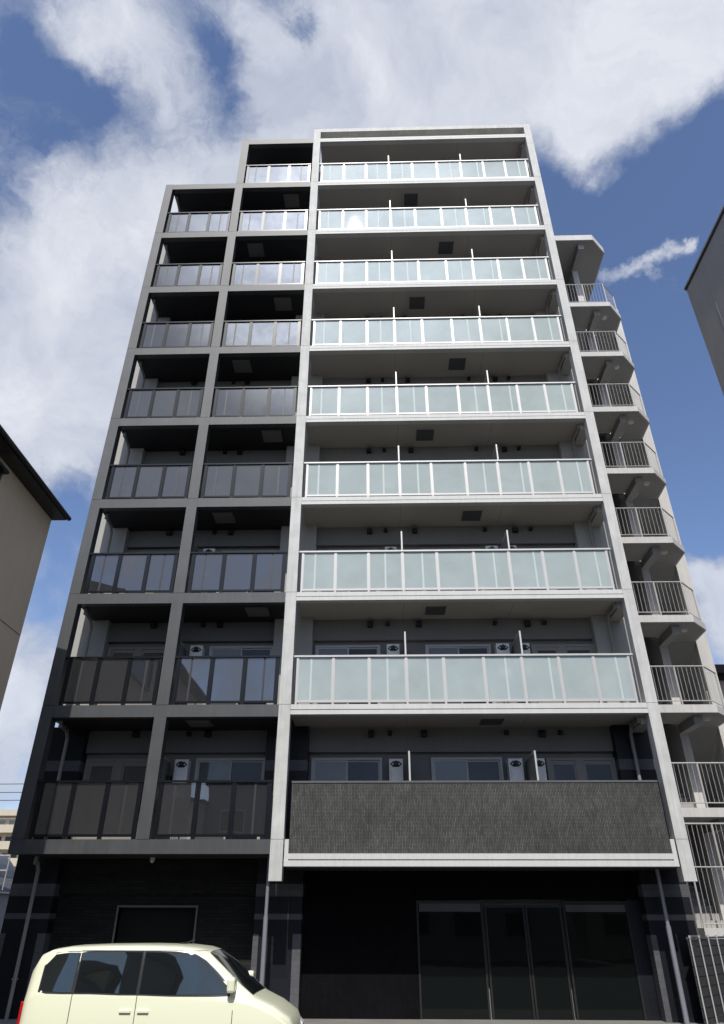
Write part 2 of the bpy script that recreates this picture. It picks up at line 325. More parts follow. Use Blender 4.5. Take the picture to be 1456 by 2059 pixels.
# floor slabs with fascia
for n in range(2, 12):
    z = J(n)
    if n >= 3:
        f = MB().box(.285, XR0-.002, .012, .2, z-.115, z).box(.285, XR0-.002, .06, .2, z-.137, z-.115).box(.285, XR0-.002, .006, .2, z-.235, z-.137)
        fo = obj('floor_band', f, 'white2', B)
        obj('balcony_slab', MB().box(.285, 8.98, .2, 1.6, z-.233, z-.02), 'soffit', B)
    else:
        f = MB().box(.40, 8.65, .004, .24, 2.797, 2.905).box(.40, 8.65, .06, .24, 2.772, 2.797).box(.31, 8.74, -.004, .24, 2.661, 2.772)
        f.box(.31, .40, .001, .24, 2.772, z).box(8.65, 8.74, .001, .24, 2.772, z)
        obj('floor_band', f, 'white2', B)
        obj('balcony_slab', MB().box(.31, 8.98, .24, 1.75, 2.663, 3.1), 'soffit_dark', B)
    # dark side
    x0 = XL if n <= 10 else XM0
    if n <= 11:
        segs = [(XL+.29, XM0), (XM1, -.001)] if n <= 10 else [(XM1, -.001)]
        if n == 10: segs = [(XL+.29, XM0), (XM1, -.001)]
        for a, c in segs:
            hh = .283 if n < 10 else .30
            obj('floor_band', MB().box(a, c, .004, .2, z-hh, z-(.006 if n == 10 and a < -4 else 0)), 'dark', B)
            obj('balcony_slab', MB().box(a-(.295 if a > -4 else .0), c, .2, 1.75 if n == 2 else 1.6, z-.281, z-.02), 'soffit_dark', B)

# tiled front panel of the second storey
tp = obj('tiled_balcony_front', MB().box(.405, 8.645, .02, .17, 2.908, 4.325), 'tile', B)
obj('coping', MB().box(.40, 8.65, .005, .185, 4.325, 4.365), 'coping', tp)

# body of the building behind the balconies
obj('main_wall', MB().box(-5.9, 9.2, 1.75, 14, GZ, 2.9).box(-5.9, 9.2, 1.56, 14, 2.9, J(10)-.05).box(-2.9, 9.2, 1.56, 14, J(10)-.05, J(11)-.02), 'wall', B)
for n in range(2, 11):
    z = J(n)
    zt = (J(n+1)-.235)
    # head beam over the windows
    obj('head_beam', MB().box(.63, 8.24, 1.42, 1.56, z+2.08, zt), 'wall', B)
    if n <= 10: obj('head_beam', MB().box(-2.9, -.42, 1.42, 1.56, z+2.08, zt-.05), 'wall_dark', B)
    if n <= 9: obj('head_beam', MB().box(-5.03, -2.9, 1.42, 1.56, z+2.08, zt-.05), 'wall_dark', B)
# body pillars between floors
def pillar(x0, x1, ztop):
    obj('body_pillar', MB().box(x0, x1, 1.22, 1.75, J(3)-.02, ztop), 'pillar', B)
    p = obj('stone_pillar', MB().box(x0, x1, 1.2, 1.9, GZ, J(3)-.24), 'stone', B)
    for a, c in ((2.14, 2.385), (1.70, 1.81), (4.79, 5.035)): obj('granite_band', MB().box(x0-.003, x1+.003, 1.192, 1.9, a, c), 'band', p)
    obj('granite_base', MB().box(x0-.003, x0+.12, 1.192, 1.5, GZ, 1.43), 'band', p); obj('granite_base', MB().box(x1-.18, x1+.003, 1.192, 1.5, GZ, 1.43), 'band', p)
pillar(-6.05, -5.03, J(10)-.3)
pillar(-.42, .63, J(11)-.24)
pillar(8.24, 9.25, J(11)-.24)
# stone flank visible through the left side

# ---- railings
def railing(xs, z, kind, y=.05, wide=.05):
    """one balcony front: posts, rails, glass panels"""
    mt = 'alu' if kind == 'light' else 'bronze'
    x0, x1 = xs[0]-.03, xs[-1]+.03
    r = MB(); q = wide/2
    for x in xs: r.box(x-q, x+q, y-.005, y+.055, z, z+1.166).box(x-.03, x+.03, y+.054, y+.10, z-.01, z+.25)
    e0, e1 = (.30, 8.70) if kind == 'light' else (xs[0]-.13, xs[-1]+.06)
    r.box(e0, e1, y-.025, y+.075, z+1.165, z+1.21)
    for a, b in zip(xs[:-1], xs[1:]):
        r.box(a+q-.001, b-q+.001, y, y+.045, z+.055, z+.105)
        r.box(a+q-.001, a+q+.018, y+.008, y+.04, z+.104, z+1.166).box(b-q-.018, b-q+.001, y+.008, y+.04, z+.104, z+1.166)
    st = (.74, 2.63, 3.63, 5.55, 6.63, 8.27) if kind == 'light' else (xs[0]+.33, xs[-1]-.33)
    ro = obj('balcony_railing', r, mt, B)
    for x in st: obj('stay_strip', MB().box(x-.024, x+.024, y+.013, y+.0175, z+.105, z+1.158), 'strip' if kind == 'light' else 'stripdark', ro)  # stays behind the glass drawn as strips; pale ones coloured as sunlit
    for a, b in zip(xs[:-1], xs[1:]):
        g = q+.012
        obj('glass_panel', MB().box(a+g, b-g, y+.018, y+.028, z+.10, z+1.158), 'frost' if kind == 'light' else 'smoke', ro)
    return ro
XW = [.397, 1.289, 2.179, 3.097, 4.025, 5.017, 5.957, 6.865, 7.722, 8.583]
r0 = railing(XW, J(3), 'light')
for n in range(4, 11): dup(r0, B, (0, 0, J(n)-J(3)))
r1 = railing([-5.35, -4.60, -3.82, -3.06], J(2), 'dark', wide=.085)
r2 = railing([-2.59, -1.74, -.915, -.10], J(2), 'dark', wide=.085)
for n in range(3, 11):
    if n <= 9: dup(r1, B, (0, 0, J(n)-J(2)))
    dup(r2, B, (0, 0, J(n)-J(2)))

# ---- windows, doors, heaters, hoods
def window(x0, x1, z, y=1.50, h=1.96):
    f = MB(); t = .055
    f.box(x0, x1, y-.02, y+.06, z+h-t, z+h).box(x0, x1, y-.02, y+.06, z, z+t).box(x0, x0+t, y-.02, y+.06, z+t, z+h-t).box(x1-t, x1, y-.02, y+.06, z+t, z+h-t)
    o = obj('window', f, 'frame', B)
    xm = (x0+x1)/2
    for (a, b, yy, mt) in ((x0+t, xm+.03, y+.0, 'screen'), (xm-.03, x1-t, y+.03, 'pane')):
        s = MB(); q = .04
        s.box(a, b, yy, yy+.028, z+h-t-q, z+h-t).box(a, b, yy, yy+.028, z+t, z+t+q*1.5).box(a, a+q, yy, yy+.028, z+t+q*1.5, z+h-t-q).box(b-q, b, yy, yy+.028, z+t+q*1.5, z+h-t-q)
        obj('sash', s, 'frame', o)
        obj('pane', MB().box(a+q, b-q, yy+.010, yy+.018, z+t+q*1.5, z+h-t-q), mt, o)
    return o
def doorset(x0, x1, z, y=1.50, h=1.94, pale=False):
    """pair of glazed doors in broad frames"""
    xm = x0+(x1-x0)*.47; t = .11
    f = MB().box(x0, x1, y-.03, y+.055, z+h-.06, z+h).box(x0, x0+t, y-.03, y+.055, z, z+h-.06).box(x1-t, x1, y-.03, y+.055, z, z+h-.06).box(xm-t*.9, xm+t*.9, y-.03, y+.055, z, z+h-.06)
    f.box(x0+t, xm-t*.9, y-.01, y+.055, z, z+.5).box(xm+t*.9, x1-t, y-.01, y+.055, z, z+.5)
    o = obj('balcony_door', f, 'doorframe', B)
    for a, b, mt in ((x0+t, xm-t*.9, 'screen' if pale else 'pane'), (xm+t*.9, x1-t, 'screen' if pale else 'pane')):
        s = MB().box(a, b, y-.005, y+.04, z+h-.16, z+h-.06).box(a, a+.05, y-.005, y+.04, z+.5, z+h-.16).box(b-.05, b, y-.005, y+.04, z+.5, z+h-.16)
        obj('door_leaf', s, 'doorframe', o)
        obj('pane', MB().box(a+.05, b-.05, y+.012, y+.02, z+.5, z+h-.16), mt, o)
    obj('handle', MB().box(xm-.16, xm-.14, y-.09, y-.06, z+.9, z+1.12), 'frame', o)
    return o
def heater(x0, x1, z):
    o = obj('water_heater', MB().box(x0, x1, 1.14, 1.42, z+1.22, z+1.87).box(x0+.01, x1-.01, 1.15, 1.42, z+.98, z+1.222), 'heater', B, bevel=.008)
    xm = (x0+x1)/2
    e = MB()
    e.prism([(xm-.145, z+1.745), (xm-.07, z+1.81), (xm+.07, z+1.81), (xm+.145, z+1.745), (xm+.07, z+1.68), (xm-.07, z+1.68)], 1.125, 1.14, 'y')
    e.tube((xm, 1.14, z+1.765), (xm, 1.07, z+1.765), .05, 14)
    obj('exhaust_vent', e, 'black', o)
    for q in (-1, 1): obj('vent_grille', MB().prism([(xm+q*.105, z+1.745), (xm+q*.065, z+1.770), (xm+q*.065, z+1.72)], 1.120, 1.126, 'y'), 'heater', o)
    lb = MB().box(x0+.03, x0+.034, 1.137, 1.1395, z+1.40, z+1.612)
    for i in range(5): lb.box(x0+.032, x0+.055+.015*(i % 3), 1.136, 1.1395, z+1.60-i*.05, z+1.612-i*.05)
    obj('rating_label', lb, 'frame', o)
    for q in (-.06, .04): obj('supply_pipe', MB().tube((xm+q, 1.25, z+.98), (xm+q, 1.25, z+.1), .02, 8), 'pipe', o)
    return o
def hood(x, z, s=.075, y=1.42):
    b = MB().prism([(y, z-s), (y, z+s*1.1), (y-.09, z+s*1.1), (y-.16, z+s*.3), (y-.16, z-s), (y-.15, z-s)], x-s, x+s, 'x')
    return obj('vent_hood', b, 'black', B)
def divider(x, z):
    o = obj('divider_frame', MB().box(x-.02, x+.02, .17, .21, z, z+1.86).box(x-.02, x+.02, .21, 1.40, z+1.82, z+1.86).box(x-.02, x+.02, .21, 1.40, z+.05, z+.09), 'alu', B)
    obj('divider_panel', MB().box(x-.008, x+.008, .21, 1.42, z+.09, z+1.82), 'wall', o)
    return o
z2 = J(2)
tmpl = []
wl = [window(.70, 2.47, z2), window(3.69, 5.46, z2), doorset(6.55, 8.27, z2), heater(2.64, 2.98, z2), heater(5.55, 5.90, z2), heater(6.14, 6.44, z2),
      divider(3.097, z2), divider(6.02, z2),
      hood(2.20, z2+2.50), hood(2.68, z2+2.52, .05), hood(3.54, z2+2.50), hood(5.62, z2+2.52, .05), hood(6.51, z2+2.49), hood(6.97, z2+2.52, .05)]
wd_ = [window(-2.204, -.446, z2), heater(-2.646, -2.307, z2), hood(-2.43, z2+2.52, .05), hood(-1.95, z2+2.52)]
dl = [doorset(-5.0, -3.2, z2, pale=True), hood(-3.80, z2+2.52)]
for n in range(3, 11):
    dz = (0, 0, J(n)-J(2))
    for o in wl+wd_: dup(o, B, dz)
    if n <= 9:
        for o in dl: dup(o, B, dz)
# the party screen between the two dark bays
ps = divider(-2.83, z2)
for n in range(3, 10): dup(ps, B, (0, 0, J(n)-J(2)))
obj('electric_meter_box', MB().box(-2.80, -2.72, 1.1, 1.4, z2+.9, z2+1.5), 'black', B, bevel=.01)

# ---- escape hatches in the soffits
for n in range(3, 11):
    z = J(n)-.235
    xa, xb = (4.88, 5.47) if n % 2 == 1 else (3.67, 4.25)
    h = obj('escape_hatch', MB().box(xa-.03, xb+.03, .43, 1.08, z-.012, z+.002), 'soffit', B)
    obj('hatch_lid', MB().box(xa+.02, xb-.02, .47, 1.04, z-.03, z-.010), 'hatch', h)
    z = J(n)-.281
    xa, xb = (-2.30, -1.75) if n % 2 == 1 else (-1.10, -.54)
    if n > 2:
        h = obj('escape_hatch', MB().box(xa-.02, xb+.02, .35, .97, z-.012, z+.002), 'hatch_light', B)
        obj('hatch_lid', MB().box(xa+.02, xb-.02, .39, .93, z-.03, z-.010), 'hatch_light', h)
for n in range(3, 12): obj('edge_beam', MB().box(8.665, 8.98, .31, 1.22, J(n)-.42, J(n)-.236), 'soffit', B)
# soffit joints on the white side: thin grooves as dark fillets
for n in range(3, 12):
    z = J(n)-.233
    for xj in (3.10, 5.99): obj('soffit_joint', MB().box(xj, xj+.008, .2, 1.42, z-.0035, z+.001), 'hatch', B)

# ---- downpipes
def downpipe(x, zt, zb, front=.36, yy=1.0, mt='pipe'):
    b = MB().path([(x+.03, front, zt), (x+.03, front, zt-.12), (x, yy-.12, zt-.12), (x, yy, zt-.28), (x, yy, zb)], .042, 10)
    b.box(x-.06, x+.06, yy-.03, yy+.03, zb+.8, zb+.83)
    return b
for n in range(2, 11):
    obj('downpipe', downpipe(8.60, J(n+1)-.235, J(n)-.05), 'pipe', B)
    if n <= 9: obj('downpipe', downpipe(-5.40, J(n+1)-.283, J(n)-.05, front=.36), 'pipe', B)
obj('downpipe', downpipe(-5.42, 2.9, GZ, front=.7, yy=1.0), 'pipe', B)
gp = MB().tube((-.07, .5, 2.9), (-.07, .5, 1.75), .038, 12).tube((-.07, .5, 1.75), (-.07, .5, GZ), .05, 12)
obj('downpipe', gp, 'steelpipe', B, smooth=False)
gp = MB().tube((8.52, .8, 2.66), (8.52, .8, 1.6), .04, 12).tube((8.52, .8, 1.6), (8.52, .8, GZ), .052, 12)
obj('downpipe', gp, 'steelpipe', B)
# pipe brackets seen beside the white column
obj('downpipe', MB().tube((-.045, .36, J(2)), (-.045, .36, J(3)-.3), .02, 8), 'pipe', B)

# ---- ground floor
obj('ground_wall', MB().box(-5.03, -3.60, 1.55, 1.74, GZ, 2.86).box(-1.82, -.42, 1.55, 1.74, GZ, 2.86).box(-3.60, -1.82, 1.55, 1.74, 1.93, 2.86), 'gwall', B)
obj('ground_beam', MB().box(-5.03, -.42, 1.46, 1.55, 2.19, 2.88), 'gwall', B)
op = obj('garage_opening', MB().box(-3.60, -1.82, 1.742, 1.75, GZ, 1.93), 'void', B)
obj('opening_trim', MB().box(-3.64, -3.60, 1.53, 1.74, GZ, 1.93).box(-1.82, -1.78, 1.53, 1.74, GZ, 1.93).box(-3.64, -1.78, 1.53, 1.74, 1.93, 1.97), 'frame' if False else 'parapet', op)
obj('ground_wall', MB().box(.63, 3.2, 1.55, 1.74, GZ, 2.66), 'gtile', B)
obj('ground_beam', MB().box(3.2, 8.24, 1.5, 1.74, 2.10, 2.66), 'gtile', B)
for (a, c, h) in ((3.2, 4.69, 2.075), (4.73, 5.63, 1.99), (5.65, 6.45, 1.99), (6.50, 7.95, 2.065)):
    fr = obj('entrance_window', MB().box(a, a+.04, 1.55, 1.62, GZ, h).box(c-.04, c, 1.55, 1.62, GZ, h).box(a+.04, c-.04, 1.55, 1.62, h-.05, h), 'black', B)
    obj('pane', MB().box(a+.04, c-.04, 1.58, 1.59, GZ, h-.05), 'shop', fr)
obj('roller_blind', MB().box(3.26, 4.64, 1.562, 1.572, 1.86, 2.02), 'screen', B)
obj('roller_blind', MB().box(6.56, 7.9, 1.562, 1.572, 1.86, 2.0), 'screen', B)
0 and obj('notice_paper', MB().box(5.86, 6.12, 1.57, 1.576, 1.30, 1.60), 'wall', B)
obj('ground_wall', MB().box(7.95, 8.24, 1.55, 1.74, GZ, 2.66), 'stone', B)
# small camera dome under the dark soffit
dm = MB().tube((-2.83, 1.0, 2.897), (-2.83, 1.0, 2.83), .055, 16).tube((-2.83, 1.0, 2.83), (-2.83, 1.0, 2.79), .05, 16, .02)
obj('security_camera_dome', dm, 'lamp', B)
# lightning wires on roof edges
obj('lightning_wire', MB().path([(.02, .05, ZT), (.02, .05, ZT+.10), (.25, .05, ZT+.10), (.25, .05, ZT)], .008, 6), 'frame', B)
obj('lightning_wire', MB().path([(-2.95, .05, J(11)+.03), (-2.95, .05, J(11)+.12), (-2.72, .05, J(11)+.12), (-2.72, .05, J(11)+.03)], .008, 6), 'frame', B)

# ------------------------------------------------------------------ staircase tower
T = thing('escape_staircase', 'grey concrete open escape staircase tower with barred landings right of the white frame', 'staircase')
ZK = lambda k: 4.45+2.9*k
outline = [(10.93, 5.15), (12.80, 5.15), (13.50, 5.95), (13.56, 7.0), (12.62, 7.0), (12.62, 6.6), (10.93, 6.6)]
def landing(k):
    z = ZK(k)
    o = obj('landing', MB().prism(outline, z-.24, z, 'z'), 'stairc', T)
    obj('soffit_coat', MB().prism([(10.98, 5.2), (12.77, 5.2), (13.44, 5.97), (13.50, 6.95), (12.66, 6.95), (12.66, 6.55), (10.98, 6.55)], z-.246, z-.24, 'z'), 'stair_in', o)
    obj('beam', MB().box(12.13, 12.40, 5.43, 6.75, z-.52, z-.246), 'stair_in', o)
    obj('ceiling_lamp', MB().tube((12.71, 5.85, z-.246), (12.71, 5.85, z-.31), .125, 20, .10), 'lamp', o)
    return o
def rail(z, h0=.14, h1=1.22, mid=None):
    pts = [(10.98, 5.25), (12.74, 5.25), (13.42, 6.0)]
    b = MB()
    for (a, c) in zip(pts[:-1], pts[1:]):
        a3 = Vector((*a, 0)); c3 = Vector((*c, 0)); Ln = (c3-a3).length
        b.tube((*a, z+h1), (*c, z+h1), .024, 8); b.tube((*a, z+h0), (*c, z+h0), .016, 6)
        if mid: b.tube((*a, z+mid), (*c, z+mid), .018, 6)
        n = int(Ln/.135)
        for i in range(1, n):
            p = a3.lerp(c3, i/n)
            b.tube((p.x, p.y, z+h0), (p.x, p.y, z+h1), .0075, 5)
    for (x, y) in pts[1:]+[(11.82, 5.25), (10.98, 5.25)]: b.tube((x, y, z), (x, y, z+h1), .026, 8)
    o = obj('landing_railing', b, 'baluster', T)
    return o
l0 = landing(0); ra = rail(ZK(0))
for k in range(1, 8):
    dup(l0, T, (0, 0, 2.9*k)); dup(ra, T, (0, 0, 2.9*k))
lm = dup(l0, T, (0, 0, -2.9))
rail(ZK(-1), .10, 2.50, 1.42)
# roof
ro = obj('stair_roof', MB().prism([(10.9, 5.15), (12.80, 5.15), (13.55, 5.95), (13.60, 9.6), (10.9, 9.6)], 28.87, 29.21, 'z'), 'stairc', T)
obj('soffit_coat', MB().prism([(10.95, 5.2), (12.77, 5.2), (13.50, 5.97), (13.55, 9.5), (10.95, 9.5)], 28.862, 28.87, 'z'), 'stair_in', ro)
obj('beam', MB().box(12.13, 12.40, 5.40, 6.75, 28.55, 28.862), 'stair_in', ro)
# spine wall, outer wall, shaft and added light block
obj('spine_wall', MB().box(12.13, 12.40, 6.75, 9.6, GZ, 28.86), 'stairc', T)
obj('outer_wall', MB().box(13.56, 13.98, 7.05, 12, GZ, 26.2), 'stairc', T)
obj('shaft_wall_and_light_block', MB().box(9.2, 13.56, 10.6, 12, GZ, 28.86).box(9.2, 10.93, 5.6, 10.6, GZ, 28.86), 'shaft', T)  # side block is added, mostly unseen, to stop light leaking in
for k in range(-1, 8):
    z = ZK(k)
    # flight down from landing on the right, up on the left
    for (xa, xb, s) in ((12.42, 13.54, -1), (10.95, 12.12, 1)):
        if s == 1 and k == 7: continue
        if s == -1 and k == -1: continue
        st = MB(); nst = 8; run = 2.3/nst; rise = 1.45/nst
        poly = []; y0 = 6.6 if s == 1 else 7.0; run = (9.2-y0)/nst
        top = [(y0, z)]
        for i in range(nst): top += [(y0+i*run, z+s*rise*(i+(1 if s == 1 else 0))), (y0+(i+1)*run, z+s*rise*(i+(1 if s == 1 else 0)))] if s == 1 else [(y0+i*run, z-rise*(i+1)), (y0+(i+1)*run, z-rise*(i+1))]
        poly = top+[(9.2, z+s*1.45-.26), (y0, z-.24)]
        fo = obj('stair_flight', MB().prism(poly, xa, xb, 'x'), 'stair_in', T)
        h = MB()
        h.tube((xb-.08 if s < 0 else xa+.08, y0, z+.9), (xb-.08 if s < 0 else xa+.08, 9.2, z+.9+s*1.45), .022, 6)
        for i in range(0, 9, 2): h.tube((xb-.08 if s < 0 else xa+.08, y0+i*(9.2-y0)/8, z+s*1.45*i/8+.0), (xb-.08 if s < 0 else xa+.08, y0+i*(9.2-y0)/8, z+.9+s*1.45*i/8), .014, 5)
        obj('handrail', h, 'alu', fo)
    if k < 7: obj('floor_landing', MB().box(10.95, 13.54, 9.2, 10.6, z+1.45-.24, z+1.45), 'stair_in', T)

# ------------------------------------------------------------------ neighbours
NL = thing('neighbour_house', 'tan rendered building with black overhanging eaves close by on the left', 'building')
nw = obj('wall', MB().box(-16, -5.6, -15, -2.2, GZ, 10.0), 'tan', NL)
obj('expansion_joint', MB().box(-5.601, -5.597, -14.99, -2.21, 7.035, 7.05).box(-5.601, -5.597, -6.31, -6.30, GZ, 7.035), 'roofdark', NL)
rf = MB().box(-16.4, -5.24, -15.3, -2.17, 10.0, 10.12)
rf.prism([(-5.24, 10.12), (-16.4, 10.12), (-10.8, 11.6)], -15.3, -2.17, 'y')
obj('roof', rf, 'roofdark', NL)
obj('gutter', MB().path([(-5.20, -15.3, 10.06), (-5.20, -2.12, 10.06)], .055, 8), 'roofdark', NL)
wn = obj('window', MB().box(-5.6, -5.44, -7.2, -4.75, 9.70, 9.76).box(-5.6, -5.52, -7.1, -4.85, 8.4, 8.46).box(-5.6, -5.52, -7.1, -7.04, 8.46, 9.7).box(-5.6, -5.52, -4.91, -4.85, 8.46, 9.7), 'roofdark', NL)
obj('pane', MB().box(-5.6, -5.58, -7.04, -4.91, 8.46, 9.7), 'pane', wn)
dr = MB().path([(-5.5, -2.5, 9.9), (-5.5, -2.5, GZ)], .04, 8)

NR = thing('neighbour_building', 'tall windowless warm grey building with thin pale roof edge at the right', 'building')
obj('wall', MB().box(15.60, 30, -14, 4, GZ, 24.16), 'greyr', NR)
obj('roof_edge', MB().box(15.57, 30.05, -14.05, 4.03, 24.16, 24.25), 'roofdark', NR)
obj('coping', MB().box(15.54, 30.08, -14.08, 4.06, 24.25, 24.33), 'captop', NR)
obj('wall_joint', MB().box(15.594, 15.602, 2.50, 2.53, GZ, 21.9), 'captop', NR)

FB = thing('apartment_block', 'distant beige apartment block with long balcony bands beyond the left edge', 'building')
obj('wall', MB().box(-110, -66, 136.5, 150, GZ, 20.8), 'beige', FB)
for zt, zb in ((20.8, 19.7), (18.1, 16.7), (15.2, 13.8), (12.3, 10.9), (9.4, 8.0)): obj('balcony_front', MB().box(-110, -66, 135, 136.5, zb, zt), 'beige', FB)
for zt in (19.5, 16.6, 13.7):
    for i in range(9):
        x = -74.9+i*1.9 if i < 5 else -84+i*-2.0
        w = obj('window', MB().box(x, x+1.3, 136.42, 136.5, zt-2.3, zt-.4), 'frame', FB)
        obj('pane', MB().box(x+.1, x+1.2, 136.38, 136.42, zt-2.2, zt-.5), 'pane', w)
rb = MB()
for i in range(60): rb.box(-76+i*.18, -75.96+i*.18, 135.1, 135.14, 18.1, 19.2)
rb.box(-76, -65.3, 135.1, 135.15, 19.18, 19.25)
obj('balcony_bars', rb, 'frame', FB)

RH = thing('rear_house', 'peach house with dark brown flat roof edge behind the staircase at the right', 'building')
obj('wall', MB().box(17.32, 30, 14.3, 26, GZ, 10.72), 'peach', RH)
obj('roof', MB().box(16.9, 30.4, 13.9, 26.4, 10.95, 11.32).box(17.2, 30.1, 14.2, 26.1, 10.72, 10.95), 'brownroof', RH)

LH = thing('low_house', 'low dark house with balcony rail squeezed behind the left corner of the block', 'house')
obj('wall', MB().box(-26, -12.35, 14, 24, GZ, 2.6), 'greyr', LH)
obj('roof', MB().prism([(-27, 2.6), (-12.2, 2.6), (-18, 4.3)], 13.6, 24.3, 'y'), 'slate', LH)
br = MB()
for z in (3.86, 3.35): br.tube((-16, 13.7, z), (-12.06, 13.7, z), .03, 6)
for i in range(9): br.tube((-12.06-i*.45, 13.7, 2.7), (-12.06-i*.45, 13.7, 3.86), .022, 6)
obj('balcony_rail', br, 'frame', LH)
CP = thing('carport_roof', 'curved metal carport roof with white edge beside the low house', 'carport')
cb = MB()
arc = [(-15.2+2.7*math.sin(a)*1.0, 3.2+1.25*math.cos(a)) for a in [R(t) for t in range(-80, 91, 10)]]
for p, q in zip(arc[:-1], arc[1:]): cb.tube((p[0], 12.6, p[1]), (q[0], 12.6, q[1]), .055, 6)
obj('arched_edge', cb, 'captop', CP)
poly = arc+[(p[0], p[1]-.05) for p in arc[::-1]]
obj('roof_sheet', MB().prism(poly, 12.62, 15.5, 'y'), 'hatch', CP)
obj('post', MB().tube((-12.52, 12.6, GZ), (-12.52, 12.6, 3.0), .05, 8), 'captop', CP)

for i, (z0, z1) in enumerate(((5.86, 5.84), (5.58, 5.56), (5.32, 5.30))):
    w = MB(); pts = [Vector((-34+4*t, 10, z0+.02*(t-4)**2*.3)) for t in range(9)]
    for a, b in zip(pts[:-1], pts[1:]): w.tube(a, b, .012, 5)
    o = obj('power_line', w, 'black')
    tag(o, ('highest', 'middle', 'lowest')[i]+' of the three thin black wires crossing the sky at lower left', 'wire', 'power lines at the lower left')

def fence(name, p, q, h, npost, label):
    t = thing(name, label, 'fence', loc=(0, 0, 0))
    p = Vector((*p, 0)); q = Vector((*q, 0)); d = (q-p).normalized(); nrm_ = Vector((-d.y, d.x, 0))
    b = MB()
    def quadbox(a, c, th, z0, z1, mb):
        pts = [(a-nrm_*th), (c-nrm_*th), (c+nrm_*th), (a+nrm_*th)]
        mb.prism([(v.x, v.y) for v in pts], z0, z1, 'z')
    zz = GZ+.06
    while zz < h-.1:
        quadbox(p, q, .012, zz, min(zz+.16, h-.05), b); zz += .172
    obj('slat_panel', b, 'panel', t)
    r_ = MB(); quadbox(p, q, .025, h-.04, h, r_); obj('top_rail', r_, 'hatch', t)
    for i in range(npost):
        c = p.lerp(q, i/(npost-1)) - nrm_*.05
        obj('post', MB().tube((c.x, c.y, GZ), (c.x, c.y, h+.02), .015, 10).tube((c.x, c.y, h-.02), (c.x, c.y, h+.03), .024, 10), 'alu', t)
fence('boundary_fence', (8.80, .6), (10.6, 2.8), 1.40, 6, 'dark slatted boundary fence with silver posts at the lower right corner')
fence('boundary_fence', (-9.0, 1.6), (-6.0, 1.6), 1.34, 4, 'dark slatted boundary fence with silver posts at the lower left corner')

# houses across the street, behind the camera: they show in the lower glass
for i, (x0, x1, y0, h, mt, lab) in enumerate(((-22, -9, -31, 8.2, 'tan', 'tan two storey house across the street, furthest left'), (-8.9, 2.7, -33, 9.4, 'parapet', 'grey three storey house across the street with flat roof'),
                                      (2.8, 14, -30, 6.6, 'greyr', 'low warm grey house across the street'), (15.5, 30, -33, 9.5, 'beige', 'beige block across the street, furthest right'))):
    t = thing('street_house', lab, 'house')
    obj('wall', MB().box(x0, x1, y0-9, y0, GZ, h), mt, t)
    obj('roof', MB().prism([(x0-.4, h), (x1+.4, h), ((x0+x1)/2, h+1.5)], y0-9.4, y0+.4, 'y') if i % 2 == 0 else MB().box(x0-.2, x1+.2, y0-9.2, y0+.2, h, h+.35), 'slate', t)
    for j in range(int((x1-x0)/3)):
        for z in (1.0, 3.9, 6.6):
            if z+1.6 > h: continue
            xx = x0+1+j*3
            w = obj('window', MB().box(xx, xx+1.6, y0, y0+.06, z, z+1.3), 'frame', t)
            obj('pane', MB().box(xx+.08, xx+1.52, y0+.06, y0+.075, z+.08, z+1.22), 'pane', w)

# ------------------------------------------------------------------ the van
V = thing('parked_van', 'cream microvan parked in front of the ground floor with only its roof in the photo', 'van', loc=(0, 0, 0))
def van():
    import bmesh
    # (x, z_bottom, z_belt, z_roof, half width belt, half width roof)
    st = [(-2.03, .28, .75, .95, .60, .55), (-2.00, .16, .82, 1.20, .68, .60), (-1.92, .10, .86, 1.345, .72, .62), (-1.80, .06, .88, 1.392, .735, .64), (-1.6, .04, .88, 1.418, .74, .65),
          (-1.2, .03, .87, 1.432, .74, .655), (-.7, .03, .86, 1.437, .74, .655), (-.2, .03, .85, 1.428, .74, .65), (.05, .03, .84, 1.405, .74, .64), (.20, .03, .84, 1.365, .74, .63),
          (.40, .03, .83, 1.22, .74, .64), (.65, .03, .82, 1.02, .735, .66), (.82, .03, .79, .86, .73, .67), (1.05, .05, .70, .77, .71, .64), (1.25, .08, .58, .66, .66, .58), (1.33, .14, .45, .52, .58, .50)]
    V_, F_ = [], []
    st = [(a, b, c, max(c+.05, d-.045) if d-c > .1 else d, e, f) for a, b, c, d, e, f in st]
    def sect(s):
        x, zb, zbelt, zr, hb, hr = s
        cr = .045 if zr-zbelt > .25 else .02
        half = [(0, zb), (hb*.8, zb), (hb*.97, zb+.06), (hb, zb+.25), (hb*1.0, (zb+zbelt)/2), (hb*.995, zbelt-.02), (hb*.985, zbelt+.01 if zr-zbelt > .03 else zbelt)]
        n = 4
        for i in range(1, n+1):
            t = i/n; half.append((hb*.985+(hr-hb*.985)*t, zbelt+(zr-cr*1.6-zbelt)*t))
        half += [(hr-.02, zr-cr*.9), (hr-.07, zr-cr*.45), (hr*.6, zr-cr*.12), (0, zr)]
        return x, half
    secs = [sect(s) for s in st]; n = len(secs[0][1])
    ring = 2*n-2
    for x, h in secs:
        for (y, z) in h: V_.append((x, -5.95-y, z))
        for (y, z) in h[-2:0:-1]: V_.append((x, -5.95+y, z))
    for i in range(len(secs)-1):
        for j in range(ring):
            k = (j+1) % ring
            F_.append([i*ring+j, i*ring+k, (i+1)*ring+k, (i+1)*ring+j])
    F_.append(list(range(ring))[::-1]); F_.append([(len(secs)-1)*ring+i for i in range(ring)])
    b = MB(); b.v = V_; b.f = F_
    o = obj('body', b, 'cream', V, smooth=True)
    return secs, st
secs, st_ = van()
